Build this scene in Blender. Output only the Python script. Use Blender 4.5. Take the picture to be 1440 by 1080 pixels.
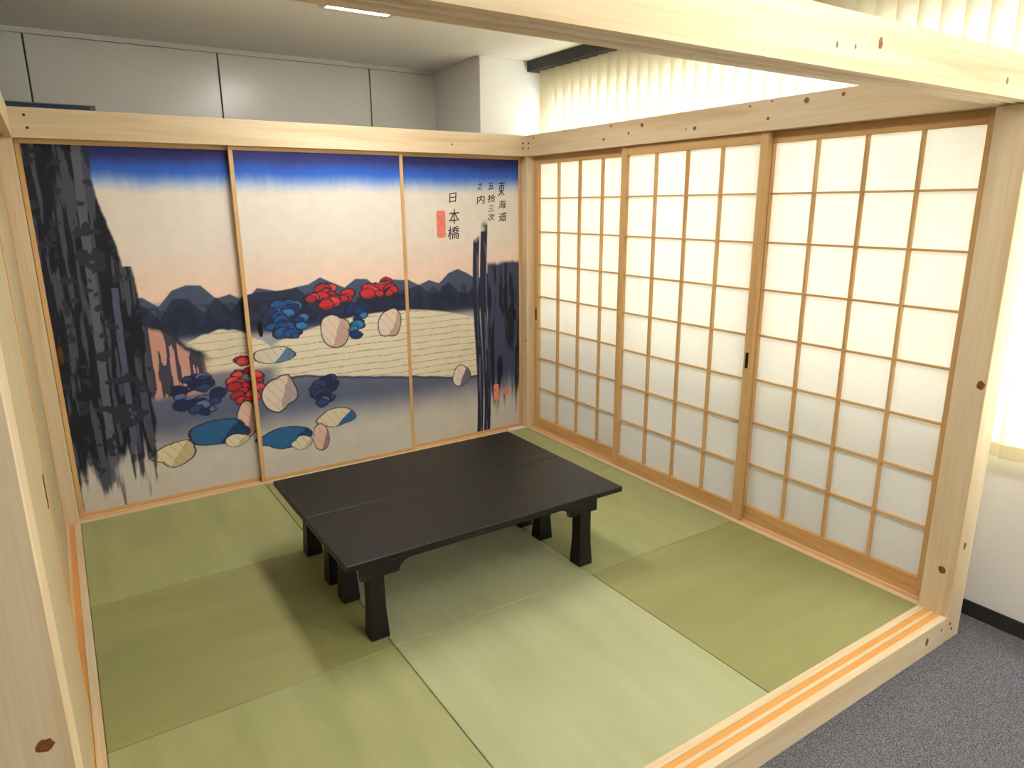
import bpy, bmesh, math, random
import numpy as np
from mathutils import Matrix, Vector

random.seed(7)
for o in list(bpy.data.objects):
    bpy.data.objects.remove(o, do_unlink=True)
S = bpy.context.scene
C = S.collection

# ------------------------------------------------------------------ camera
cam_d = bpy.data.cameras.new('camera')
cam = bpy.data.objects.new('camera', cam_d)
C.objects.link(cam)
CAM = (-2.52754, -3.68909, 1.46667)
yaw, pitch, roll, FPX = -0.57809, -0.25341, -0.00721, 972.6
f_ = Vector((-math.sin(yaw) * math.cos(pitch), math.cos(yaw) * math.cos(pitch), math.sin(pitch)))
r_ = Vector((math.cos(yaw), math.sin(yaw), 0))
u_ = r_.cross(f_)
r2 = r_ * math.cos(roll) + u_ * math.sin(roll)
u2 = u_ * math.cos(roll) - r_ * math.sin(roll)
cam.matrix_world = Matrix(((r2.x, u2.x, -f_.x, CAM[0]), (r2.y, u2.y, -f_.y, CAM[1]),
                           (r2.z, u2.z, -f_.z, CAM[2]), (0, 0, 0, 1)))
cam_d.sensor_width = 36
cam_d.lens = FPX / 1440 * 36
cam_d.clip_start = 0.02
S.camera = cam

# ------------------------------------------------------------------ sky and exposure
SKY = 13.0           # overcast daylight outside the window
LAMP = 21.0         # ceiling fixtures
w = bpy.data.worlds.new('overcast_sky')
S.world = w
w.use_nodes = True
bg = w.node_tree.nodes['Background']
bg.inputs['Color'].default_value = (0.95, 0.98, 1.0, 1)
bg.inputs['Strength'].default_value = SKY
S.view_settings.view_transform = 'Standard'
S.view_settings.look = 'None'
S.view_settings.gamma = 1
S.view_settings.use_curve_mapping = False
S.view_settings.exposure = 0.07

# ------------------------------------------------------------------ colours and materials
def lin(c):
    out = []
    for v in c:
        v /= 255.0
        out.append(v / 12.92 if v <= 0.04045 else ((v + 0.055) / 1.055) ** 2.4)
    return tuple(out) + (1.0,)

def mat(name):
    m = bpy.data.materials.new(name)
    m.use_nodes = True
    nt = m.node_tree
    b = nt.nodes['Principled BSDF']
    return m, nt, b

def node(nt, t, **kw):
    n = nt.nodes.new(t)
    for k, v in kw.items():
        setattr(n, k, v)
    return n

def ramp(nt, fac, stops):
    r = node(nt, 'ShaderNodeValToRGB')
    e = r.color_ramp.elements
    e[0].position, e[0].color = stops[0]
    e[1].position, e[1].color = stops[-1]
    for p, c in stops[1:-1]:
        x = e.new(p)
        x.color = c
    nt.links.new(fac, r.inputs['Fac'])
    return r.outputs['Color']

def noise(nt, scale, detail=4, rough=0.55, dist=0.0, vec=None, sc=None):
    tc = node(nt, 'ShaderNodeTexCoord')
    v = tc.outputs['Object']
    if sc is not None:
        mp = node(nt, 'ShaderNodeMapping')
        mp.inputs['Scale'].default_value = sc
        nt.links.new(v, mp.inputs['Vector'])
        v = mp.outputs['Vector']
    n = node(nt, 'ShaderNodeTexNoise')
    n.inputs['Scale'].default_value = scale
    n.inputs['Detail'].default_value = detail
    n.inputs['Roughness'].default_value = rough
    n.inputs['Distortion'].default_value = dist
    nt.links.new(v, n.inputs['Vector'])
    return n.outputs['Fac']

def mul(nt, a, b, fac=1.0, mode='MULTIPLY'):
    m = node(nt, 'ShaderNodeMix', data_type='RGBA', blend_type=mode)
    m.inputs[0].default_value = fac
    nt.links.new(a, m.inputs[6])
    nt.links.new(b, m.inputs[7])
    return m.outputs[2]

def bump(nt, b, h, strength, dist=0.001):
    n = node(nt, 'ShaderNodeBump')
    n.inputs['Strength'].default_value = strength
    n.inputs['Distance'].default_value = dist
    nt.links.new(h, n.inputs['Height'])
    nt.links.new(n.outputs['Normal'], b.inputs['Normal'])

def plain(name, col, rough=0.6, var=0.06, scale=6.0, spec=0.4, metal=0.0):
    m, nt, b = mat(name)
    c = lin(col)
    lo = tuple(v * (1 - var) for v in c[:3]) + (1,)
    hi = tuple(min(1, v * (1 + var)) for v in c[:3]) + (1,)
    n = noise(nt, scale)
    nt.links.new(ramp(nt, n, [(0.3, lo), (0.7, hi)]), b.inputs['Base Color'])
    b.inputs['Roughness'].default_value = rough
    b.inputs['Specular IOR Level'].default_value = spec
    b.inputs['Metallic'].default_value = metal
    return m

def wood(name, axis, dark, mid, light, rough=0.5, along=0.9, across=16.0):
    m, nt, b = mat(name)
    sc = [across] * 3
    sc['xyz'.index(axis)] = along
    n1 = noise(nt, 1.0, 5, 0.5, 0.8, sc=sc)
    base = ramp(nt, n1, [(0.28, lin(dark)), (0.46, lin(mid)), (0.72, lin(light))])
    sc2 = [170] * 3
    sc2['xyz'.index(axis)] = 4.0
    n2 = noise(nt, 1.0, 3, 0.6, 0.0, sc=sc2)
    g = ramp(nt, n2, [(0.3, (0.86, 0.83, 0.8, 1)), (0.6, (1, 1, 1, 1))])
    nt.links.new(mul(nt, base, g, 0.55), b.inputs['Base Color'])
    b.inputs['Roughness'].default_value = rough
    b.inputs['Specular IOR Level'].default_value = 0.3
    bump(nt, b, n2, 0.12)
    return m

PINE = {a: wood('pine_' + a, a, (209, 177, 134), (221, 197, 160), (229, 210, 179)) for a in 'xyz'}
CEDAR = {a: wood('cedar_' + a, a, (197, 149, 92), (213, 169, 112), (223, 183, 128), 0.5) for a in 'xyz'}
M_TAPE = plain('sliding_tape_orange', (226, 158, 84), 0.35, 0.05, 20)
M_KNOT = plain('pine_knot_brown', (132, 78, 44), 0.5, 0.35, 90)
M_SCREW = plain('screw_hole_brown', (70, 48, 30), 0.5, 0.2, 200)

def tatami(name, axis, dark, light):
    m, nt, b = mat(name)
    sc = [9.0] * 3
    sc['xy'.index(axis)] = 2.0
    n1 = noise(nt, 1.0, 3, 0.5, sc=sc)
    n0 = noise(nt, 2.2, 2, 0.5)
    base = ramp(nt, n1, [(0.3, lin(dark)), (0.7, lin(light))])
    big = ramp(nt, n0, [(0.3, (0.93, 0.93, 0.9, 1)), (0.7, (1, 1, 1, 1))])
    col = mul(nt, base, big, 0.8)
    tc = node(nt, 'ShaderNodeTexCoord')
    wv = node(nt, 'ShaderNodeTexWave', wave_type='BANDS', bands_direction='X' if axis == 'y' else 'Y')
    wv.inputs['Scale'].default_value = 55.0
    wv.inputs['Distortion'].default_value = 0.6
    wv.inputs['Detail'].default_value = 2
    wv.inputs['Detail Scale'].default_value = 3
    nt.links.new(tc.outputs['Object'], wv.inputs['Vector'])
    wv2 = node(nt, 'ShaderNodeTexWave', wave_type='BANDS', bands_direction='Y' if axis == 'y' else 'X')
    wv2.inputs['Scale'].default_value = 24.0
    nt.links.new(tc.outputs['Object'], wv2.inputs['Vector'])
    g = ramp(nt, wv.outputs['Fac'], [(0.0, (0.92, 0.92, 0.89, 1)), (0.6, (1, 1, 1, 1))])
    g2 = ramp(nt, wv2.outputs['Fac'], [(0.0, (0.965, 0.965, 0.95, 1)), (0.5, (1, 1, 1, 1))])
    nt.links.new(mul(nt, mul(nt, col, g, 0.8), g2, 0.8), b.inputs['Base Color'])
    b.inputs['Roughness'].default_value = 0.55
    b.inputs['Specular IOR Level'].default_value = 0.35
    bump(nt, b, wv.outputs['Fac'], 0.35, 0.0008)
    return m

M_TAT_Y = tatami('tatami_rush_lengthwise', 'y', (158, 160, 108), (172, 173, 122))
M_TAT_X = tatami('tatami_rush_crosswise', 'x', (148, 147, 94), (158, 156, 103))
M_TAT_P = tatami('tatami_rush_pale', 'y', (172, 174, 134), (183, 184, 145))

def black_lacquer():
    m, nt, b = mat('black_stained_wood')
    n = noise(nt, 1.0, 4, 0.6, sc=(3, 60, 60))
    nt.links.new(ramp(nt, n, [(0.3, lin((12, 11, 10))), (0.7, lin((22, 19, 17)))]), b.inputs['Base Color'])
    b.inputs['Roughness'].default_value = 0.40
    b.inputs['Specular IOR Level'].default_value = 0.32
    bump(nt, b, n, 0.06)
    return m
M_BLACK = black_lacquer()
M_IRON = plain('dark_pull_metal', (28, 24, 22), 0.4, 0.1, 60, metal=0.4)
M_BRASS = plain('aged_brass_pull', (92, 66, 30), 0.45, 0.2, 60, metal=0.5)

def paper():
    m, nt, b = mat('shoji_paper')
    nt.nodes.remove(b)
    out = nt.nodes['Material Output']
    n = noise(nt, 60, 6, 0.7)
    col = ramp(nt, n, [(0.3, (0.93, 0.92, 0.91, 1)), (0.7, (0.96, 0.955, 0.95, 1))])
    d = node(nt, 'ShaderNodeBsdfDiffuse')
    t = node(nt, 'ShaderNodeBsdfTranslucent')
    nt.links.new(col, d.inputs['Color'])
    nt.links.new(col, t.inputs['Color'])
    mx = node(nt, 'ShaderNodeMixShader')
    mx.inputs[0].default_value = 0.42
    nt.links.new(d.outputs[0], mx.inputs[1])
    nt.links.new(t.outputs[0], mx.inputs[2])
    nt.links.new(mx.outputs[0], out.inputs['Surface'])
    return m
M_PAPER = paper()

def blind_fabric():
    m, nt, b = mat('blind_slat_fabric')
    nt.nodes.remove(b)
    out = nt.nodes['Material Output']
    n = noise(nt, 1.0, 4, 0.6, sc=(300, 300, 12))
    col = ramp(nt, n, [(0.3, lin((232, 218, 176))), (0.7, lin((242, 230, 194)))])
    d = node(nt, 'ShaderNodeBsdfDiffuse')
    t = node(nt, 'ShaderNodeBsdfTranslucent')
    nt.links.new(col, d.inputs['Color'])
    t.inputs['Color'].default_value = (0.85, 0.80, 0.69, 1)
    mx = node(nt, 'ShaderNodeMixShader')
    mx.inputs[0].default_value = 0.3
    nt.links.new(d.outputs[0], mx.inputs[1])
    nt.links.new(t.outputs[0], mx.inputs[2])
    nt.links.new(mx.outputs[0], out.inputs['Surface'])
    return m
M_BLIND = blind_fabric()
M_RAIL = plain('blind_headrail_black', (38, 38, 36), 0.45, 0.08, 10)

def glass():
    m, nt, b = mat('window_glass')
    nt.nodes.remove(b)
    out = nt.nodes['Material Output']
    tr = node(nt, 'ShaderNodeBsdfTransparent')
    tr.inputs['Color'].default_value = (0.93, 0.96, 0.95, 1)
    gl = node(nt, 'ShaderNodeBsdfGlossy')
    gl.inputs['Roughness'].default_value = 0.02
    mx = node(nt, 'ShaderNodeMixShader')
    mx.inputs[0].default_value = 0.07
    nt.links.new(tr.outputs[0], mx.inputs[1])
    nt.links.new(gl.outputs[0], mx.inputs[2])
    nt.links.new(mx.outputs[0], out.inputs['Surface'])
    return m
M_GLASS = glass()
M_ALU = plain('window_aluminium', (150, 150, 146), 0.35, 0.05, 10, metal=0.6)

def wallpaper(name, lo, hi, rough=0.75, bs=0.12):
    m, nt, b = mat(name)
    n = noise(nt, 140, 4, 0.7)
    nt.links.new(ramp(nt, n, [(0.3, lin(lo)), (0.7, lin(hi))]), b.inputs['Base Color'])
    b.inputs['Roughness'].default_value = rough
    if bs: bump(nt, b, n, bs)
    return m
M_WALL = wallpaper('painted_wall_white', (238, 233, 226), (244, 240, 234))
M_PANEL = wallpaper('steel_panel_offwhite', (226, 222, 212), (231, 227, 218), 0.23, 0.0)
M_GAP = plain('panel_joint_grey', (96, 92, 82), 0.8)

def ceiling_board():
    m, nt, b = mat('ceiling_acoustic_board')
    n = noise(nt, 120, 5, 0.75)
    v = node(nt, 'ShaderNodeTexVoronoi')
    v.inputs['Scale'].default_value = 55
    tc = node(nt, 'ShaderNodeTexCoord')
    nt.links.new(tc.outputs['Object'], v.inputs['Vector'])
    base = ramp(nt, n, [(0.3, lin((238, 233, 225))), (0.65, lin((247, 243, 237)))])
    pit = ramp(nt, v.outputs['Distance'], [(0.08, (0.6, 0.58, 0.55, 1)), (0.2, (1, 1, 1, 1))])
    nt.links.new(mul(nt, base, pit, 0.7), b.inputs['Base Color'])
    b.inputs['Roughness'].default_value = 0.9
    bump(nt, b, n, 0.3)
    return m
M_CEIL = ceiling_board()

def carpet():
    m, nt, b = mat('grey_loop_carpet')
    n = noise(nt, 260, 3, 0.8)
    n2 = noise(nt, 190, 2, 0.7)
    a = ramp(nt, n, [(0.36, lin((56, 56, 62))), (0.5, lin((106, 106, 112))), (0.64, lin((152, 150, 155)))])
    c2 = ramp(nt, n2, [(0.4, (0.86, 0.8, 0.84, 1)), (0.6, (1, 1, 1, 1))])
    nt.links.new(mul(nt, a, c2, 0.7), b.inputs['Base Color'])
    b.inputs['Roughness'].default_value = 0.95
    b.inputs['Specular IOR Level'].default_value = 0.1
    bump(nt, b, n, 0.8, 0.003)
    return m
M_CARPET = carpet()
M_BASE = plain('vinyl_baseboard_black', (44, 44, 44), 0.5, 0.1, 12)
M_BLUE = plain('partition_fabric_blue', (62, 84, 112), 0.85, 0.12, 120)
M_GREYF = plain('partition_frame_grey', (120, 116, 104), 0.4, 0.06, 20)
M_WHITE = plain('white_plastic', (236, 232, 224), 0.5, 0.03, 30)
M_CREAM = plain('cream_panel_paper', (196, 176, 140), 0.7, 0.04, 8)
M_HOUSE = plain('lamp_housing_white', (228, 226, 220), 0.5, 0.03, 10)

def lamp_mat():
    m, nt, b = mat('lamp_diffuser')
    b.inputs['Base Color'].default_value = (0.9, 0.9, 0.9, 1)
    b.inputs['Emission Color'].default_value = (1.0, 0.975, 0.93, 1)
    b.inputs['Emission Strength'].default_value = LAMP
    return m
M_LAMP = lamp_mat()

def print_mat():
    m, nt, b = mat('printed_panel_paper')
    a = node(nt, 'ShaderNodeVertexColor', layer_name='ink')
    n = noise(nt, 420, 3, 0.7)
    g = ramp(nt, n, [(0.3, (0.93, 0.93, 0.93, 1)), (0.65, (1, 1, 1, 1))])
    nt.links.new(mul(nt, a.outputs['Color'], g, 0.8), b.inputs['Base Color'])
    b.inputs['Roughness'].default_value = 0.62
    b.inputs['Specular IOR Level'].default_value = 0.3
    return m
M_PRINT = print_mat()
M_INK = plain('brush_ink', (52, 50, 54), 0.7, 0.3, 60)
M_SEAL = plain('vermilion_seal_ink', (236, 128, 112), 0.7, 0.16, 50)

# ------------------------------------------------------------------ mesh helpers
WL = {}      # world location of each object (no rotations are used on parents)

def root(name, loc, label=None, cat=None, group=None, kind=None):
    o = bpy.data.objects.new(name, None)
    o.empty_display_size = 0.1
    C.objects.link(o)
    o.location = loc
    WL[o] = Vector(loc)
    tag(o, label, cat, group, kind)
    return o

def tag(o, label=None, cat=None, group=None, kind=None):
    if label: o['label'] = label
    if cat: o['category'] = cat
    if group: o['group'] = group
    if kind: o['kind'] = kind
    return o

def emit(name, bm, m, parent=None, smooth=False, label=None):
    """Link a bmesh given in world coordinates as one object."""
    if parent is None:
        co = [v.co for v in bm.verts]
        loc = Vector(((min(c.x for c in co) + max(c.x for c in co)) / 2,
                      (min(c.y for c in co) + max(c.y for c in co)) / 2, min(c.z for c in co)))
    else:
        loc = WL[parent]
    bmesh.ops.translate(bm, verts=bm.verts, vec=-loc)
    bmesh.ops.recalc_face_normals(bm, faces=bm.faces)
    me = bpy.data.meshes.new(name)
    bm.to_mesh(me)
    bm.free()
    if smooth:
        for p in me.polygons: p.use_smooth = True
    me.materials.append(m)
    o = bpy.data.objects.new(name, me)
    C.objects.link(o)
    WL[o] = loc
    if parent is None:
        o.location = loc
    else:
        o.parent = parent
    if label: o['label'] = label
    return o

def box_bm(mn, mx, bev=0.0, seg=1, bm=None):
    new = bm is None
    if new: bm = bmesh.new()
    r = bmesh.ops.create_cube(bm, size=1)
    for v in r['verts']:
        v.co = Vector([(a + b) / 2 + c * (b - a) for a, b, c in zip(mn, mx, v.co)])
    if bev > 0:
        es = list({e for v in r['verts'] for e in v.link_edges})
        bmesh.ops.bevel(bm, geom=es, offset=bev, segments=seg, affect='EDGES', profile=0.5)
    return bm

def box(name, mn, mx, m, parent=None, bev=0.0, seg=1, label=None):
    return emit(name, box_bm(mn, mx, bev, seg), m, parent, label=label)

def prism_bm(poly, axis, a, b, bm=None):
    """Extrude a 2-D polygon along an axis. poly coords: x->(y,z) y->(x,z) z->(x,y)."""
    if bm is None: bm = bmesh.new()
    def P(p, t):
        return {'x': (t, p[0], p[1]), 'y': (p[0], t, p[1]), 'z': (p[0], p[1], t)}[axis]
    A = [bm.verts.new(P(p, a)) for p in poly]
    B = [bm.verts.new(P(p, b)) for p in poly]
    bm.faces.new(A)
    bm.faces.new(B[::-1])
    n = len(poly)
    for i in range(n):
        bm.faces.new((A[i], A[(i + 1) % n], B[(i + 1) % n], B[i]))
    return bm

def prism(name, poly, axis, a, b, m, parent=None, label=None, bev=0.0):
    bm = prism_bm(poly, axis, a, b)
    if bev:
        bmesh.ops.bevel(bm, geom=list(bm.edges), offset=bev, segments=1, affect='EDGES')
    return emit(name, bm, m, parent, label=label)

def disc(name, c, nrm, rx, rz, m, parent, thick=0.0008, n=14, wob=0.12):
    """Thin irregular plug (knot, screw) whose face looks along nrm ('x','y','z' with sign)."""
    s = -1 if nrm[0] == '-' else 1
    ax = nrm[-1]
    pts = []
    for i in range(n):
        a = 2 * math.pi * i / n
        k = 1 + random.uniform(-wob, wob)
        pts.append((rx * math.cos(a) * k, rz * math.sin(a) * k))
    i = 'xyz'.index(ax)
    o2 = [j for j in range(3) if j != i]
    poly = [(c[o2[0]] + p[0], c[o2[1]] + p[1]) for p in pts]
    a0, a1 = sorted((c[i] - s * 0.002, c[i] + s * thick))
    return prism(name, poly, ax, a0, a1, m, parent)

def struct(o):
    o['kind'] = 'structure'
    return o

# ------------------------------------------------------------------ dimensions (metres)
W, D, T = 2.6, 2.59, 0.105          # clear width, depth, timber section
H1, H2 = 1.755, 1.876               # lintel underside and top
FL = -0.10                          # carpet level; tatami top is z = 0
CE = 2.34                           # ceiling
XW, YB = 0.27, 0.80                 # window wall and back wall
XL, YF = -5.6, -6.6                 # the other two walls

# ------------------------------------------------------------------ the surrounding office
fl = struct(box('floor', (XL - .1, YF - .1, FL - 0.12), (XW + .1, YB + .1, FL - 0.008), M_GAP))
tile_me = None
nx = int(math.ceil((XW - XL) / 0.5)); ny = int(math.ceil((YB - YF) / 0.5))
for i in range(nx):
    for j in range(ny):
        x1 = XW - i * 0.5; y1 = YB - j * 0.5
        x0 = max(XL, x1 - 0.5); y0 = max(YF, y1 - 0.5)
        box('carpet_tile', (x0 + .0003, y0 + .0003, FL - 0.008), (x1 - .0003, y1 - .0003, FL), M_CARPET, fl, 0.0006)

struct(box('ceiling', (XL - .1, YF - .1, CE), (XW + .1, YB + .1, CE + 0.1), M_CEIL))
wb = struct(box('wall_back', (XL - .1, YB + .012, FL), (XW + .1, YB + 0.12, CE), M_GAP))
px = -2.499 - 0.915 * 4
edges = [px + 0.915 * k for k in range(8)]
edges = [XL] + [e for e in edges if XL + .05 < e < -0.25] + [XW]
for a, b in zip(edges[:-1], edges[1:]):
    box('wall_panel', (a + .004, YB, FL + .06), (b - .004, YB + .012, CE - 0.028), M_PANEL, wb, 0.0015)
struct(box('trim_1', (XL, YB - .006, CE - 0.026), (-0.205, YB + .012, CE), M_PANEL))
struct(box('baseboard_back', (XL, YB - .006, FL), (-0.205, YB + .012, FL + 0.06), M_BASE))
struct(box('wall_column', (-0.205, 0.205, FL), (XW, YB, CE), M_WALL, bev=0.003))
struct(box('wall_left', (XL - .1, YF, FL), (XL, YB, CE), M_WALL))
struct(box('wall_front', (XL - .1, YF - .1, FL), (XW + .1, YF, CE), M_WALL))

# window wall: solid below the sill, above the head and past the window's ends
WY0, WY1, WZ0, WZ1 = -5.2, 0.10, 0.62, 2.10
bm = box_bm((XW, YF, FL), (XW + .16, YB, WZ0))
box_bm((XW, YF, WZ1), (XW + .16, YB, CE), bm=bm)
box_bm((XW, YF, WZ0), (XW + .16, WY0, WZ1), bm=bm)
box_bm((XW, WY1, WZ0), (XW + .16, YB, WZ1), bm=bm)
struct(emit('wall_right', bm, M_WALL))
struct(box('baseboard_right', (XW - .006, YF, FL), (XW, 0.205, FL + 0.062), M_BASE))
wn = struct(root('window_1', (XW + .1, (WY0 + WY1) / 2, WZ0)))
fx0, fx1 = XW + .07, XW + .12
box('window_sill', (XW - .0, WY0, WZ0), (XW + .07, WY1, WZ0 + .012), M_ALU, wn)
for z0, z1 in ((WZ0, WZ0 + .05), (WZ1 - .05, WZ1)):
    box('window_frame', (fx0, WY0, z0), (fx1, WY1, z1), M_ALU, wn)
ws = [WY0 + (WY1 - WY0) * k / 6 for k in range(7)]
for k, y in enumerate(ws):
    a = y if k == 0 else (y - .05 if k == 6 else y - .025)
    box('mullion', (fx0, a, WZ0 + .05), (fx1, a + .05, WZ1 - .05), M_ALU, wn)
for k in range(6):
    box('pane', (XW + .092, ws[k] + .02, WZ0 + .05), (XW + .096, ws[k + 1] - .02, WZ1 - .05), M_GLASS, wn)

# ceiling fixtures, 0.3 x 1.2 m
def ceiling_light(x, y, label, group=None):
    r = root('ceiling_light', (x, y, CE - 0.03), label, 'light', group)
    bm = bmesh.new()
    hw, hl = 0.15, 0.6
    for mn, mx in (((x - hw - .02, y - hl - .02, CE - .012), (x + hw + .02, y - hl, CE)),
                   ((x - hw - .02, y + hl, CE - .012), (x + hw + .02, y + hl + .02, CE)),
                   ((x - hw - .02, y - hl, CE - .012), (x - hw, y + hl, CE)),
                   ((x + hw, y - hl, CE - .012), (x + hw + .02, y + hl, CE))):
        box_bm(mn, mx, bm=bm)
    emit('housing', bm, M_HOUSE, r)
    box('diffuser', (x - hw, y - hl, CE - .007), (x + hw, y + hl, CE - .001), M_LAMP, r)
    return r
ceiling_light(-1.2, -0.97, 'white flush ceiling light above the black table')
ceiling_light(-1.2, -3.4, 'white flush ceiling light outside the open side of the tatami room')
ceiling_light(-1.2, -5.7, 'white flush ceiling light by the far office wall')

# ------------------------------------------------------------------ vertical blind
BX = 0.2
vb = root('vertical_blind', (BX, -2.2, 0.58),
          'cream fabric vertical blind with black headrail covering the window', 'blind')
box('headrail', (BX - .06, -4.6, CE - .062), (BX + .045, 0.20, CE), M_RAIL, vb, 0.002)
slat_me = None
pitch = 0.0805
ns = int((0.105 + 4.55) / pitch)
for k in range(ns):
    yc = 0.085 - k * pitch
    if slat_me is None:
        bm = bmesh.new()
        n = 4
        rows = []
        for z in (0.63, CE - .062):
            row = []
            for i in range(n + 1):
                t = i / n * 2 - 1
                row.append(bm.verts.new((0.006 * (1 - t * t), t * 0.047, z - 0.58)))
            rows.append(row)
        for i in range(n):
            bm.faces.new((rows[0][i], rows[0][i + 1], rows[1][i + 1], rows[1][i]))
        bmesh.ops.rotate(bm, verts=bm.verts, cent=(0, 0, 0), matrix=Matrix.Rotation(math.radians(16), 3, 'Z'))
        slat_me = bpy.data.meshes.new('slat')
        bm.to_mesh(slat_me); bm.free()
        for p in slat_me.polygons: p.use_smooth = True
        slat_me.materials.append(M_BLIND)
        bm = bmesh.new()
        box_bm((-.0025, -.0435, 0.0), (.0055, .0435, 0.052), 0.002, bm=bm)
        bmesh.ops.rotate(bm, verts=bm.verts, cent=(0, 0, 0), matrix=Matrix.Rotation(math.radians(16), 3, 'Z'))
        wt_me = bpy.data.meshes.new('bottom_weight')
        bm.to_mesh(wt_me); bm.free()
        wt_me.materials.append(M_BLIND)
    o = bpy.data.objects.new('slat', slat_me)
    C.objects.link(o); o.parent = vb; o.location = (0, yc + 2.2, 0)
    o.rotation_euler.z = math.radians(random.uniform(-3, 3))
    q = bpy.data.objects.new('bottom_weight', wt_me)
    C.objects.link(q); q.parent = o

# ------------------------------------------------------------------ timber frame of the tatami room
tf = root('timber_frame', (-W / 2, -D / 2, FL),
          'pale knotty pine frame of posts, lintels and grooved sills around the tatami', 'frame')
posts = {}
for nm, x0, y0 in (('br', 0, 0), ('bl', -W - T, 0), ('fr', 0, -D - T), ('fl', -W - T, -D - T)):
    posts[nm] = box('post', (x0, y0, FL), (x0 + T, y0 + T, H1), PINE['z'], tf, 0.002)

G = ((0.026, 0.047), (0.0595, 0.0805))     # the two grooves, measured from the room side
def groove_poly(u0, sgn, zlo, zhi, top, depth):
    """Section with two grooves on its top (sill) or underside (lintel); u grows away from the room."""
    U = lambda u: u0 + sgn * u
    if top:
        p = [(U(0), zlo), (U(0), zhi)]
        for a, b in G:
            p += [(U(a), zhi), (U(a), zhi - depth), (U(b), zhi - depth), (U(b), zhi)]
        p += [(U(T), zhi), (U(T), zlo)]
    else:
        p = [(U(0), zhi), (U(0), zlo)]
        for a, b in G:
            p += [(U(a), zlo), (U(a), zlo + depth), (U(b), zlo + depth), (U(b), zlo)]
        p += [(U(T), zlo), (U(T), zhi)]
    return p
sills, lintels = {}, {}
for nm, axis, u0, sg, a, b in (('back', 'x', 0, 1, -W, 0), ('front', 'x', -D, -1, -W, 0),
                               ('right', 'y', 0, 1, -D, 0), ('left', 'y', -W, -1, -D, 0)):
    sills[nm] = prism('sill', groove_poly(u0, sg, FL, 0.004, True, 0.004), axis, a, b, PINE[axis], tf)
    for ga, gb in G:
        u = sorted((u0 + sg * ga, u0 + sg * gb))
        mn = (a, u[0] + .0005, 0.0) if axis == 'x' else (u[0] + .0005, a, 0.0)
        mx = (b, u[1] - .0005, 0.0022) if axis == 'x' else (u[1] - .0005, b, 0.0022)
        box('sliding_tape', mn, mx, M_TAPE, sills[nm])
    if axis == 'x': a, b = a - T, b + T
    lintels[nm] = prism('lintel', groove_poly(u0, sg, H1, H2, False, 0.012), axis, a, b, PINE[axis], tf)

for y, z, s in ((-.774, 1.861, .006), (-1.008, 1.843, .010), (-.72, 1.799, .007), (-.912, 1.814, .006),
                (-1.917, 1.850, .011), (-1.746, 1.801, .007), (-1.652, 1.858, .005), (-1.353, 1.798, .009),
                (-1.30, 1.799, .004), (-2.07, 1.854, .007), (-.07, 1.858, .006), (-1.759, 1.866, .004)):
    disc('knot', (0, y, z), '-x', s * 1.1, s, M_KNOT, lintels['right'])
for x, z, s in ((-.852, 1.823, .010), (-.20, 1.797, .007), (-1.02, 1.803, .005), (-.95, 1.806, .004)):
    disc('knot', (x, -D - T, z), '-y', s * .8, s * 1.3, M_KNOT, lintels['front'])
disc('knot', (-.52, 0, 1.805), '-y', .006, .005, M_KNOT, lintels['back'])
for y, z, s in ((-2.676, .873, .013), (-2.652, .178, .013)):
    disc('knot', (0, y, z), '-x', s, s * 1.1, M_KNOT, posts['fr'])
disc('knot', (.04, -D - T, .28), '-y', .010, .014, M_KNOT, posts['fr'])
disc('knot', (-.13, -D - T, -.045), '-y', .009, .016, M_KNOT, sills['front'])
disc('knot', (-W - .030, -D - T, .77), '-y', .011, .010, M_KNOT, posts['fl'])
disc('knot', (-W - .088, -D - T, .93), '-y', .010, .014, M_KNOT, posts['fl'])
disc('knot', (-W, .012, .60), '+x', .006, .010, M_KNOT, posts['bl'])
disc('knot', (0, .012, .60), '-x', .006, .008, M_KNOT, posts['br'])
for x, z in ((-W + .055, 1.845), (-W + .06, 1.795), (-.03, 1.83), (-.03, 1.80)):
    disc('screw', (x, 0, z), '-y', .006, .006, M_SCREW, lintels['back'], wob=0.03)
for z in (1.83, 1.80):
    disc('screw', (0, -.02, z), '-x', .006, .006, M_SCREW, lintels['right'], wob=0.03)
for x, z in ((.03, -.03), (.045, -.055)):
    disc('screw', (x, -D - T, z), '-y', .006, .006, M_SCREW, posts['fr'], wob=0.03)
disc('screw', (-.03, -D - T, -.035), '-y', .005, .005, M_SCREW, sills['front'], wob=0.03)

# ------------------------------------------------------------------ tatami
mx_, my_ = W / 3, D / 3
TL = {
    (0, 0): ('tatami half mat below the darkest end of the printed sliding panels', M_TAT_Y),
    (0, 1): ('olive tatami half mat at the table end facing away from the paper screens', M_TAT_X),
    (0, 2): ('tatami half mat in the open corner farthest from both panel walls', M_TAT_Y),
    (1, 0): ('tatami half mat between the black tables and the middle printed panel', M_TAT_X),
    (1, 1): ('pale tatami half mat lying under the black tables', M_TAT_P),
    (1, 2): ('pale tatami half mat between the tables and the open grooved sill', M_TAT_P),
    (2, 0): ('tatami half mat where the paper screens meet the printed panels', M_TAT_Y),
    (2, 1): ('tatami half mat beside the middle paper screen with a table leg on its edge', M_TAT_Y),
    (2, 2): ('olive tatami half mat where the paper screens meet the open grooved sill', M_TAT_X),
}
for (i, j), (lb, m) in TL.items():
    x0 = -W + i * mx_; y1 = -j * my_
    o = box('tatami_mat', (x0 + .0012, y1 - my_ + .0012, FL), (x0 + mx_ - .0012, y1 - .0012, 0.0), m, None, 0.0035, 2)
    tag(o, lb, 'tatami mat', 'tatami half mats')

box_w = box('door_stop', (-.145, 0.001, 0.004), (-.02, 0.020, 0.016), M_WHITE, None, 0.003)
tag(box_w, 'small white plastic strip on the sill in the corner by the paper screens', 'door stop')

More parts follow.
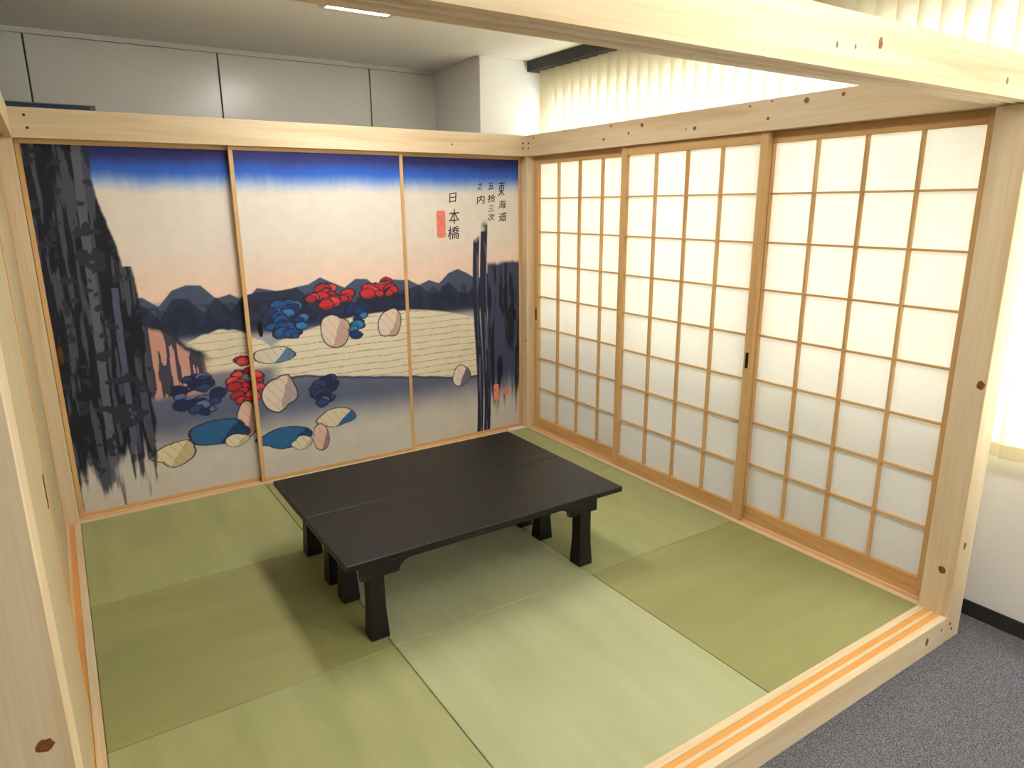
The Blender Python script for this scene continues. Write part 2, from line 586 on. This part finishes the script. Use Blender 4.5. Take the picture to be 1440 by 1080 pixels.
# ------------------------------------------------------------------ printed sliding panels
# The printed picture is a generic shore-and-pines landscape in the photograph's colours.
rng = np.random.RandomState(11)
def fbm(h, w_, base, octs=4):
    out = np.zeros((h, w_)); amp = 1.0; tot = 0
    for o in range(octs):
        gy = max(2, int(base[0] * 2 ** o)); gx = max(2, int(base[1] * 2 ** o))
        g = rng.rand(gy + 2, gx + 2)
        yy = np.linspace(0, gy, h); xx = np.linspace(0, gx, w_)
        y0 = yy.astype(int); x0 = xx.astype(int)
        fy = (yy - y0)[:, None]; fx = (xx - x0)[None, :]
        fy = fy * fy * (3 - 2 * fy); fx = fx * fx * (3 - 2 * fx)
        a = g[np.ix_(y0, x0)]; b = g[np.ix_(y0, x0 + 1)]; c = g[np.ix_(y0 + 1, x0)]; d = g[np.ix_(y0 + 1, x0 + 1)]
        out += amp * ((a * (1 - fx) + b * fx) * (1 - fy) + (c * (1 - fx) + d * fx) * fy)
        tot += amp; amp *= 0.5
    return out / tot

PX = 0.0035
NX, NZ = int(W / PX) + 1, int(H1 / PX) + 1
gx = np.linspace(-W, 0, NX); gz = np.linspace(0, H1, NZ)
XX, ZZ = np.meshgrid(gx, gz)
art = np.zeros((NZ, NX, 3))
def L3(c): return np.array(lin(c)[:3])
def over(mask, col):
    global art
    m = np.clip(mask, 0, 1)[..., None]
    art = art * (1 - m) + (L3(col) if not isinstance(col, np.ndarray) else col) * m
def sm(a, b, v):
    t = np.clip((v - a) / (b - a), 0, 1)
    return t * t * (3 - 2 * t)
F1 = fbm(NZ, NX, (10, 16), 5); F2 = fbm(NZ, NX, (40, 60), 4)
FV = fbm(NZ, NX, (8, 130), 3); FH = fbm(NZ, NX, (120, 12), 3)
# sky
art[:] = L3((232, 221, 208))
over(sm(1.35, 1.02, ZZ) * 0.85, (244, 206, 182))
Zs = ZZ + (FV - .5) * .012 + (F1 - .5) * .03
over(sm(1.52, 1.60, Zs) * .8, (120, 168, 222))
over(sm(1.56, 1.64, Zs), (46, 96, 196))
over(sm(1.63, 1.71, Zs), (44, 46, 110))
# ground: pale sand with a slate wash of water
over(sm(1.03, 1.0, ZZ), (176, 172, 176))
over(sm(.02, .42, ZZ) * sm(.9, .45, ZZ), (94, 100, 126))
over(sm(.42, .16, ZZ + (F1 - .5) * .08), (206, 198, 190))
# far ridges
for base, amp, col in ((1.055, .10, (74, 84, 110)), (1.0, .12, (42, 50, 76))):
    prof = base + amp * (np.interp(gx, np.linspace(-W, 0, 40), rng.rand(40)) - .55)
    over(sm(0, .006, prof[None, :] - ZZ) * sm(.80, .86, ZZ), col)
over(sm(.47, .5, F2) * sm(0, .01, 1.0 - ZZ) * sm(.84, .88, ZZ) * .6, (28, 34, 56))
# cream sandbank with fine strata
bank = .88 - .10 * ((XX + .95) / .62) ** 2
low = .40 + .16 * np.clip((-XX - .45) / 1.0, 0, 1) + .02 * (F1 - .5)
inb = sm(-1.66, -1.56, XX) * sm(-.30, -.36, XX) * sm(0, .012, bank - ZZ) * sm(0, .008, ZZ - low)
over(inb, (229, 216, 188))
over(inb * (np.abs(((ZZ + .02 * F1) * 26) % 1 - .5) < .06) * .7, (150, 138, 120))
over(sm(.012, 0, np.abs(ZZ - low)) * sm(-1.62, -1.56, XX) * sm(-.30, -.36, XX), (60, 62, 84))
dune = .86 - 1.6 * (XX + 1.86) ** 2 + (F1 - .5) * .06
inb = sm(-2.12, -2.02, XX) * sm(-1.56, -1.64, XX) * sm(0, .01, dune - ZZ) * sm(.62, .66, ZZ)
over(inb, (226, 212, 184))
over(inb * (np.abs(((ZZ + .03 * F1) * 24) % 1 - .5) < .06) * .7, (150, 138, 120))
# helper shapes
def blob(cx, cz, rx, rz, col, col2=None, edge=.25, outline=True):
    d = ((XX - cx) / rx) ** 2 + ((ZZ - cz) / rz) ** 2 + (F1 - .5) * edge * 3 + (F2 - .5) * edge * 2
    if outline: over(sm(1.16, 1.04, d), (46, 44, 62))
    over(sm(1.02, .94, d), col)
    if col2: over(sm(1.0, .9, d) * sm(.5, .56, F2), col2)
# salmon bluff beside the dark grove
over(sm(-2.36, -2.33, XX) * sm(0, .01, (.99 - (XX + 2.3) * .75 + (F1 - .5) * .12) - ZZ) * sm(.52, .56, ZZ) * sm(-1.92, -1.98, XX), (206, 152, 138))
over(sm(-2.36, -2.33, XX) * sm(0, .01, (.99 - (XX + 2.3) * .75 + (F1 - .5) * .12) - ZZ) * sm(.52, .56, ZZ) * sm(-1.92, -1.98, XX) * (FV > .55), (70, 66, 84))
over(sm(.03, .0, np.abs(ZZ - (.99 - (XX + 2.3) * .75 + (F1 - .5) * .12))) * sm(-2.36, -2.33, XX) * sm(-1.9, -1.98, XX), (40, 46, 66))
# foliage pads (many small leaf clumps) and angular rocks
rs = random.Random(5)
def pads(cx, cz, rx, rz, cols, n, r0=.020, r1=.034):
    pts = []
    while len(pts) < n:
        a, b = rs.uniform(-1, 1), rs.uniform(-1, 1)
        if a * a + b * b < 1: pts.append((cx + a * rx, cz + b * rz))
    for x, z in sorted(pts, key=lambda p: -p[1]):
        r = rs.uniform(r0, r1)
        d = np.hypot((XX - x) / 1.5, ZZ - z) + (F2 - .5) * .022
        over(sm(r, r - .002, d), (40, 40, 58))
        over(sm(r - .005, r - .008, d), rs.choice(cols))
        over(sm(r - .005, r - .008, d) * (ZZ - z < -.25 * r) * .45, (40, 42, 70))
def rock(cx, cz, rx, rz, col, shade):
    n = 9
    ang = np.arctan2((ZZ - cz) / rz, (XX - cx) / rx)
    rad = np.hypot((XX - cx) / rx, (ZZ - cz) / rz)
    vals = [rs.uniform(.72, 1.05) for _ in range(n)]
    lim = np.interp((ang + math.pi) / (2 * math.pi) * n, np.arange(n + 1), vals + vals[:1])
    over(sm(lim + .06, lim + .02, rad), (44, 42, 56))
    over(sm(lim - .02, lim - .05, rad), col)
    over(sm(lim - .02, lim - .05, rad) * ((XX - cx) / rx - (ZZ - cz) / rz * .5 + (F1 - .5) > .25), shade)
    over(sm(lim - .02, lim - .05, rad) * (np.abs(((XX - cx) * 1.4 + (ZZ - cz) + .03 * F1) * 15 % 1 - .5) < .03) * .6, (90, 84, 92))
BL = ((52, 122, 176), (36, 84, 150), (30, 56, 118)); RD = ((208, 46, 48), (186, 38, 46), (222, 76, 66))
CRM = ((228, 208, 188), (236, 220, 196), (210, 178, 160)); NV = ((46, 64, 116), (34, 44, 84), (96, 114, 160))
rock(-1.27, .80, .085, .10, (230, 206, 188), (196, 160, 148)); rock(-.94, .81, .08, .10, (230, 206, 188), (196, 160, 148))
pads(-1.53, .88, .09, .10, BL, 26); pads(-1.16, .86, .06, .10, BL, 16)
pads(-1.29, .985, .11, .05, RD, 20); pads(-.985, 1.0, .09, .05, RD, 17)
rock(-1.62, .70, .13, .05, (216, 206, 186), (92, 124, 156))
pads(-2.00, .53, .11, .10, NV, 26); pads(-1.77, .57, .065, .12, RD, 20)
rock(-1.60, .49, .10, .11, (222, 200, 184), (176, 158, 156)); pads(-1.35, .48, .07, .09, NV, 15)
rock(-1.78, .37, .06, .11, (222, 186, 168), (170, 132, 124))
rock(-1.93, .31, .17, .075, (40, 96, 146), (26, 60, 104)); rock(-1.84, .255, .07, .04, (226, 212, 180), (196, 182, 150))
rock(-1.59, .23, .16, .065, (42, 100, 152), (28, 64, 108)); rock(-1.50, .185, .07, .04, (226, 212, 180), (196, 182, 150))
rock(-1.30, .29, .12, .06, (218, 204, 172), (44, 96, 144)); rock(-2.14, .24, .12, .07, (226, 206, 168), (200, 178, 140))
rock(-1.39, .20, .05, .09, (222, 186, 168), (160, 126, 120)); rock(-.46, .42, .07, .075, (230, 214, 198), (110, 104, 120))
# dark cedar grove at one end
lean = -2.36 + .06 * np.sin(ZZ * 2.2) + .04 * (ZZ < 1.2) + (F1 - .5) * .05
g = sm(.012, 0, XX - lean - .05) * sm(.10, .26, ZZ + (FV - .5) * .55)
over(g, (26, 28, 38))
over(g * sm(.54, .62, FV), (74, 78, 94))
over(g * (np.abs(XX + 2.43 - .03 * ZZ) < .018), (96, 96, 112))
over(g * (np.abs(XX + 2.33 - .02 * ZZ) < .014) * (ZZ < 1.1), (84, 90, 116))
over(g * (F2 > .64), (44, 48, 62))
# bare trunks and a thicket at the other end
for cx, hw, top in ((-.332, .020, 1.30), (-.278, .022, 1.37)):
    over(sm(hw + .004, hw, np.abs(XX - cx - .01 * np.sin(ZZ * 5))) * sm(top, top - .05, ZZ + (F2 - .5) * .1), (40, 42, 62))
    over(sm(hw * .5, hw * .4, np.abs(XX - cx - .006)) * sm(top - .1, top - .16, ZZ) * (FV > .45), (86, 92, 122))
th = sm(-.262, -.25, XX) * sm(1.13, 1.10, ZZ + (F1 - .5) * .12) * sm(.14, .42, ZZ + (FV - .5) * .3)
over(th, (62, 70, 98))
over(th * sm(.5, .56, FV), (28, 30, 46))
# paper tooth of the print
art *= (0.95 + 0.1 * F2)[..., None]
art = np.clip(art, 0, 1)

def print_sheet(parent, x0, x1, z0, z1, y):
    i0, i1 = int(round((x0 + W) / PX)), int(round((x1 + W) / PX))
    j0, j1 = int(round(z0 / PX)), int(round(z1 / PX))
    sub = art[j0:j1 + 1, i0:i1 + 1]
    h, w_ = sub.shape[:2]
    X_, Z_ = np.meshgrid(np.linspace(x0, x1, w_), np.linspace(z0, z1, h))
    loc = WL[parent]
    co = np.stack([X_ - loc.x, np.full_like(X_, y - loc.y), Z_ - loc.z], -1).reshape(-1, 3)
    idx = np.arange(h * w_).reshape(h, w_)
    q = np.stack([idx[:-1, :-1], idx[:-1, 1:], idx[1:, 1:], idx[1:, :-1]], -1).reshape(-1, 4)
    me = bpy.data.meshes.new('printed_sheet')
    me.vertices.add(len(co)); me.vertices.foreach_set('co', co.astype(np.float32).ravel())
    me.loops.add(q.size); me.loops.foreach_set('vertex_index', q.astype(np.int32).ravel())
    me.polygons.add(len(q)); me.polygons.foreach_set('loop_start', np.arange(0, q.size, 4, dtype=np.int32))
    me.update(calc_edges=True)
    at = me.color_attributes.new('ink', 'FLOAT_COLOR', 'POINT')
    rgba = np.concatenate([sub.reshape(-1, 3), np.ones((h * w_, 1))], 1).astype(np.float32)
    at.data.foreach_set('color', rgba.ravel())
    me.materials.append(M_PRINT)
    o = bpy.data.objects.new('printed_sheet', me)
    C.objects.link(o); o.parent = parent; WL[o] = loc
    return o

FZ0, FZ1 = 0.0045, H1 - 0.001
def fusuma(x0, x1, ya, yb, label, pull_x, pull_z, pull_mat):
    r = root('sliding_panel', ((x0 + x1) / 2, (ya + yb) / 2, FZ0), label, 'sliding panel', 'printed sliding panels')
    s, t = 0.020, 0.018
    box('frame_stile', (x0, ya, FZ0), (x0 + s, yb, FZ1), CEDAR['z'], r, 0.001)
    box('frame_stile', (x1 - s, ya, FZ0), (x1, yb, FZ1), CEDAR['z'], r, 0.001)
    box('frame_rail', (x0 + s, ya, FZ0), (x1 - s, yb, FZ0 + t), CEDAR['x'], r)
    box('frame_rail', (x0 + s, ya, FZ1 - t), (x1 - s, yb, FZ1), CEDAR['x'], r)
    box('core_board', (x0 + s, ya + .004, FZ0 + t), (x1 - s, yb - .001, FZ1 - t), M_WHITE, r)
    sh = print_sheet(r, x0 + s, x1 - s, FZ0 + t, FZ1 - t, ya + .0032)
    bm = bmesh.new()
    n = 20
    ring = []
    for rx, rz, dy in ((.013, .042, .0), (.0105, .0385, -.0016), (.0085, .036, .0016)):
        ring.append([bm.verts.new((pull_x + rx * math.cos(2 * math.pi * k / n) * .9,
                                   ya + .0016 + dy * .8, pull_z + rz * math.copysign(abs(math.sin(2 * math.pi * k / n)) ** .7, math.sin(2 * math.pi * k / n)))) for k in range(n)])
    for a, b in zip(ring[:-1], ring[1:]):
        for k in range(n):
            bm.faces.new((a[k], a[(k + 1) % n], b[(k + 1) % n], b[k]))
    bm.faces.new(ring[-1])
    emit('finger_pull', bm, pull_mat, r)
    return r, sh
fusuma(-2.598, -1.70, .058, .078, 'sliding panel printed with the dark end of the landscape, by the corner post', -2.563, .81, M_BRASS)
fusuma(-1.742, -.820, .028, .048, 'middle sliding panel printed with landscape in blue, red and cream', -1.672, .845, M_IRON)
rp, rsh = fusuma(-.862, -.002, .058, .078, 'sliding panel printed with columns of brush characters and a red seal', -.060, .77, M_IRON)

# lettering on the last panel
def glyph(ch, x0, z1, x1, z0, y, parent, m, pad=0.0):
    cu = bpy.data.curves.new('lettering', 'FONT')
    cu.body = ch
    cu.resolution_u = 3
    cu.offset = 0.0
    t = bpy.data.objects.new('lettering_tmp', cu)
    C.objects.link(t)
    bpy.context.view_layer.update()
    me = bpy.data.meshes.new_from_object(t.evaluated_get(bpy.context.evaluated_depsgraph_get()))
    bpy.data.objects.remove(t, do_unlink=True)
    if not me.vertices: return None
    co = np.array([v.co[:] for v in me.vertices])
    mn, mx = co.min(0), co.max(0)
    loc = WL[parent]
    for v in me.vertices:
        u = (v.co.x - mn[0]) / max(1e-6, mx[0] - mn[0]); k = (v.co.y - mn[1]) / max(1e-6, mx[1] - mn[1])
        X = x0 + u * (x1 - x0) + (k - .5) * .004; Z = z0 + k * (z1 - z0) + (u - .5) * .006
        v.co = (X - loc.x, y - loc.y, Z - loc.z)
    bm = bmesh.new()                      # a second pass of the stroke, for a fuller brush line
    bm.from_mesh(me)
    g2 = bmesh.ops.duplicate(bm, geom=bm.verts[:] + bm.edges[:] + bm.faces[:])
    bmesh.ops.translate(bm, verts=[v for v in g2['geom'] if isinstance(v, bmesh.types.BMVert)], vec=(.0016, .0002, -.0010))
    bm.to_mesh(me); bm.free()
    me.materials.append(m)
    me.name = 'lettering'
    o = bpy.data.objects.new('lettering', me)
    C.objects.link(o); o.parent = parent; WL[o] = loc
    return o
YI = .058 + .0026
for ch, b in zip('日本橋東海道五拾三次之内',
                 ((-.515, 1.538, -.469, 1.484), (-.520, 1.445, -.451, 1.359), (-.532, 1.345, -.454, 1.269),
                  (-.172, 1.610, -.125, 1.520), (-.172, 1.495, -.118, 1.445), (-.172, 1.423, -.113, 1.368),
                  (-.246, 1.600, -.205, 1.560), (-.249, 1.530, -.194, 1.485), (-.244, 1.464, -.205, 1.430),
                  (-.251, 1.417, -.202, 1.373), (-.320, 1.600, -.287, 1.558), (-.325, 1.526, -.272, 1.474))):
    glyph(ch, *b, YI, rsh, M_INK)
def seal(x0, x1, z0, z1):
    r = min(.012, (x1 - x0) / 3)
    poly = []
    for cx, cz, a0 in ((x1 - r, z1 - r, 0), (x0 + r, z1 - r, 90), (x0 + r, z0 + r, 180), (x1 - r, z0 + r, 270)):
        for k in range(4):
            a = math.radians(a0 + 30 * k)
            poly.append((cx + r * math.cos(a), cz + r * math.sin(a)))
    prism('red_seal', poly, 'y', YI, YI + .0005, M_SEAL, rsh)
seal(-.604, -.545, 1.280, 1.437)
seal(-.224, -.186, .215, .325)
seal(-.150, -.105, .245, .290)

# ------------------------------------------------------------------ shoji screens
def shoji(y0, y1, xa, label, pull=None):
    """y0 > y1; xa = room-side face."""
    r = root('shoji_screen', (xa + .014, (y0 + y1) / 2, FZ0), label, 'shoji screen', 'shoji screens')
    xb = xa + .028
    s, tb, tt = 0.040, 0.072, 0.045
    za, zb = FZ0, H1 - .001
    st = []
    for a, b in ((y1, y1 + s), (y0 - s, y0)):
        st.append(box('stile', (xa, a, za), (xb, b, zb), CEDAR['z'], r, 0.0015))
    box('bottom_rail', (xa + .002, y1 + s, za), (xb - .002, y0 - s, za + tb), CEDAR['y'], r, 0.0015)
    box('top_rail', (xa + .002, y1 + s, zb - tt), (xb - .002, y0 - s, zb), CEDAR['y'], r, 0.0015)
    box('paper', (xb - .0062, y1 + s - .003, za + tb - .003), (xb - .0058, y0 - s + .003, zb - tt + .003), M_PAPER, r)
    ya, yb = y1 + s, y0 - s
    for k in range(1, 4):
        yc = ya + (yb - ya) * k / 4
        box('upright_bar', (xa + .004, yc - .005, za + tb), (xb - .0064, yc + .005, zb - tt), CEDAR['z'], r)
    for k in range(1, 8):
        zc = za + tb + (zb - tt - za - tb) * k / 8
        box('cross_bar', (xa + .008, ya, zc - .004), (xb - .0066, yb, zc + .004), CEDAR['y'], r)
    if pull:
        yc, zc = pull
        bm = box_bm((xa - .001, yc - .008, zc - .036), (xa + .004, yc + .008, zc + .036), .0008)
        emit('finger_pull', bm, M_IRON, r)
    return r
shoji(-.002, -.880, .056, 'paper shoji screen nearest the printed panels', (-.022, .775))
shoji(-.838, -1.740, .023, 'middle paper shoji screen standing forward of its neighbours', (-1.718, .780))
shoji(-1.700, -2.588, .056, 'paper shoji screen beside the knotty post and open sill')

# ------------------------------------------------------------------ plain panels of the third side
def plain_panel(y0, y1, xa, label, pull=None):
    r = root('plain_sliding_panel', (xa - .010, (y0 + y1) / 2, FZ0), label, 'sliding panel', 'plain sliding panels')
    xb = xa - .020
    s, t = 0.020, 0.018
    box('frame_stile', (xb, y1, FZ0), (xa, y1 + s, FZ1), CEDAR['z'], r, 0.001)
    box('frame_stile', (xb, y0 - s, FZ0), (xa, y0, FZ1), CEDAR['z'], r, 0.001)
    box('frame_rail', (xb, y1 + s, FZ0), (xa, y0 - s, FZ0 + t), CEDAR['y'], r)
    box('frame_rail', (xb, y1 + s, FZ1 - t), (xa, y0 - s, FZ1), CEDAR['y'], r)
    box('panel_sheet', (xb + .003, y1 + s, FZ0 + t), (xa - .003, y0 - s, FZ1 - t), M_CREAM, r)
    if pull:
        box('finger_pull', (xa - .0035, pull[0] - .013, pull[1] - .045), (xa - .0015, pull[0] + .013, pull[1] + .045), M_IRON, r, 0.0008)
plain_panel(-.002, -.885, -W - .058, 'plain cream sliding panel meeting the dark end of the printed panels')
plain_panel(-1.520, -2.420, -W - .028, 'plain cream sliding panel standing forward in the inner groove', (-1.625, .755))
plain_panel(-1.700, -2.588, -W - .058, 'plain cream sliding panel behind another, by the open side post')

# ------------------------------------------------------------------ low tables
def low_table(x0, x1, y0, y1, h, label):
    r = root('low_table', ((x0 + x1) / 2, (y0 + y1) / 2, 0), label, 'table', 'black low tables')
    th = 0.022
    box('tabletop', (x0, y0, h - th), (x1, y1, h), M_BLACK, r, 0.003, 2)
    zt = h - th
    lw = .054
    lx = (x0 + .095, x1 - .125 - lw)
    ly = (y0 + .050, y1 - .050 - lw)
    for a in lx:
        for b in ly:
            bm = bmesh.new()
            prof = ((0.0, .006), (.02, .0055), (.06, .0035), (.10, .001), (.15, 0), (zt, 0))
            rings = []
            for z, e in prof:
                rings.append([bm.verts.new(p) for p in ((a - e, b - e, z), (a + lw + e, b - e, z), (a + lw + e, b + lw + e, z), (a - e, b + lw + e, z))])
            for A, B in zip(rings[:-1], rings[1:]):
                for k in range(4):
                    bm.faces.new((A[k], A[(k + 1) % 4], B[(k + 1) % 4], B[k]))
            bm.faces.new(rings[0][::-1]); bm.faces.new(rings[-1])
            emit('leg', bm, M_BLACK, r)
    # long aprons: flat bracket next to each leg, sweeping up to a slim rail
    slim, drop, ext = zt - .034, zt - .076, .030
    def half(xl, sgn):
        p = [(xl + sgn * .056, drop)]
        for k in range(1, 8):
            t = k / 7 * math.pi / 2
            p.append((xl + sgn * (.056 + .056 * (1 - math.cos(t))), drop + (slim - drop) * math.sin(t)))
        return p
    for yy in (ly[0] - .002, ly[1] + lw - .020):
        left = half(lx[0] + lw, 1); right = half(lx[1], -1)
        poly = [(lx[0] - ext, zt), (lx[0] - ext, drop)] + left + right[::-1] + [(lx[1] + lw + ext, drop), (lx[1] + lw + ext, zt)]
        prism('apron', poly, 'y', yy, yy + .022, M_BLACK, r)
    for xx in (lx[0] + .012, lx[1] + .012):
        a, b = ly[0] + lw, ly[1]
        poly = [(a, zt), (a, zt - .060), (a + .03, zt - .060), (a + .07, zt - .030), (b - .07, zt - .030), (b - .03, zt - .060), (b, zt - .060), (b, zt)]
        prism('end_apron', poly, 'x', xx, xx + .022, M_BLACK, r)
    return r
HT = 0.335
low_table(-1.880, -.690, -1.705, -1.268, HT, 'black low wooden table on the side facing the open grooved sill')
low_table(-1.880, -.690, -1.265, -.828, HT, 'black low wooden table on the side facing the printed panels')

# ------------------------------------------------------------------ partition behind the printed panels
ps = root('partition_screen', (-2.9, .19, FL), 'blue partition screen with grey frame peeking over the back lintel', 'partition')
box('fabric_panel', (-3.55, .185, FL + .08), (-2.29, .205, 1.912), M_BLUE, ps)
box('top_rail', (-3.57, .178, 1.912), (-2.268, .212, 1.918), M_GREYF, ps, 0.002)
for x in (-3.57, -2.29):
    box('frame_post', (x, .178, FL + .03), (x + .022, .212, 1.912), M_GREYF, ps)
    box('foot', (x - .005, .12, FL), (x + .027, .27, FL + .03), M_GREYF, ps, 0.003)
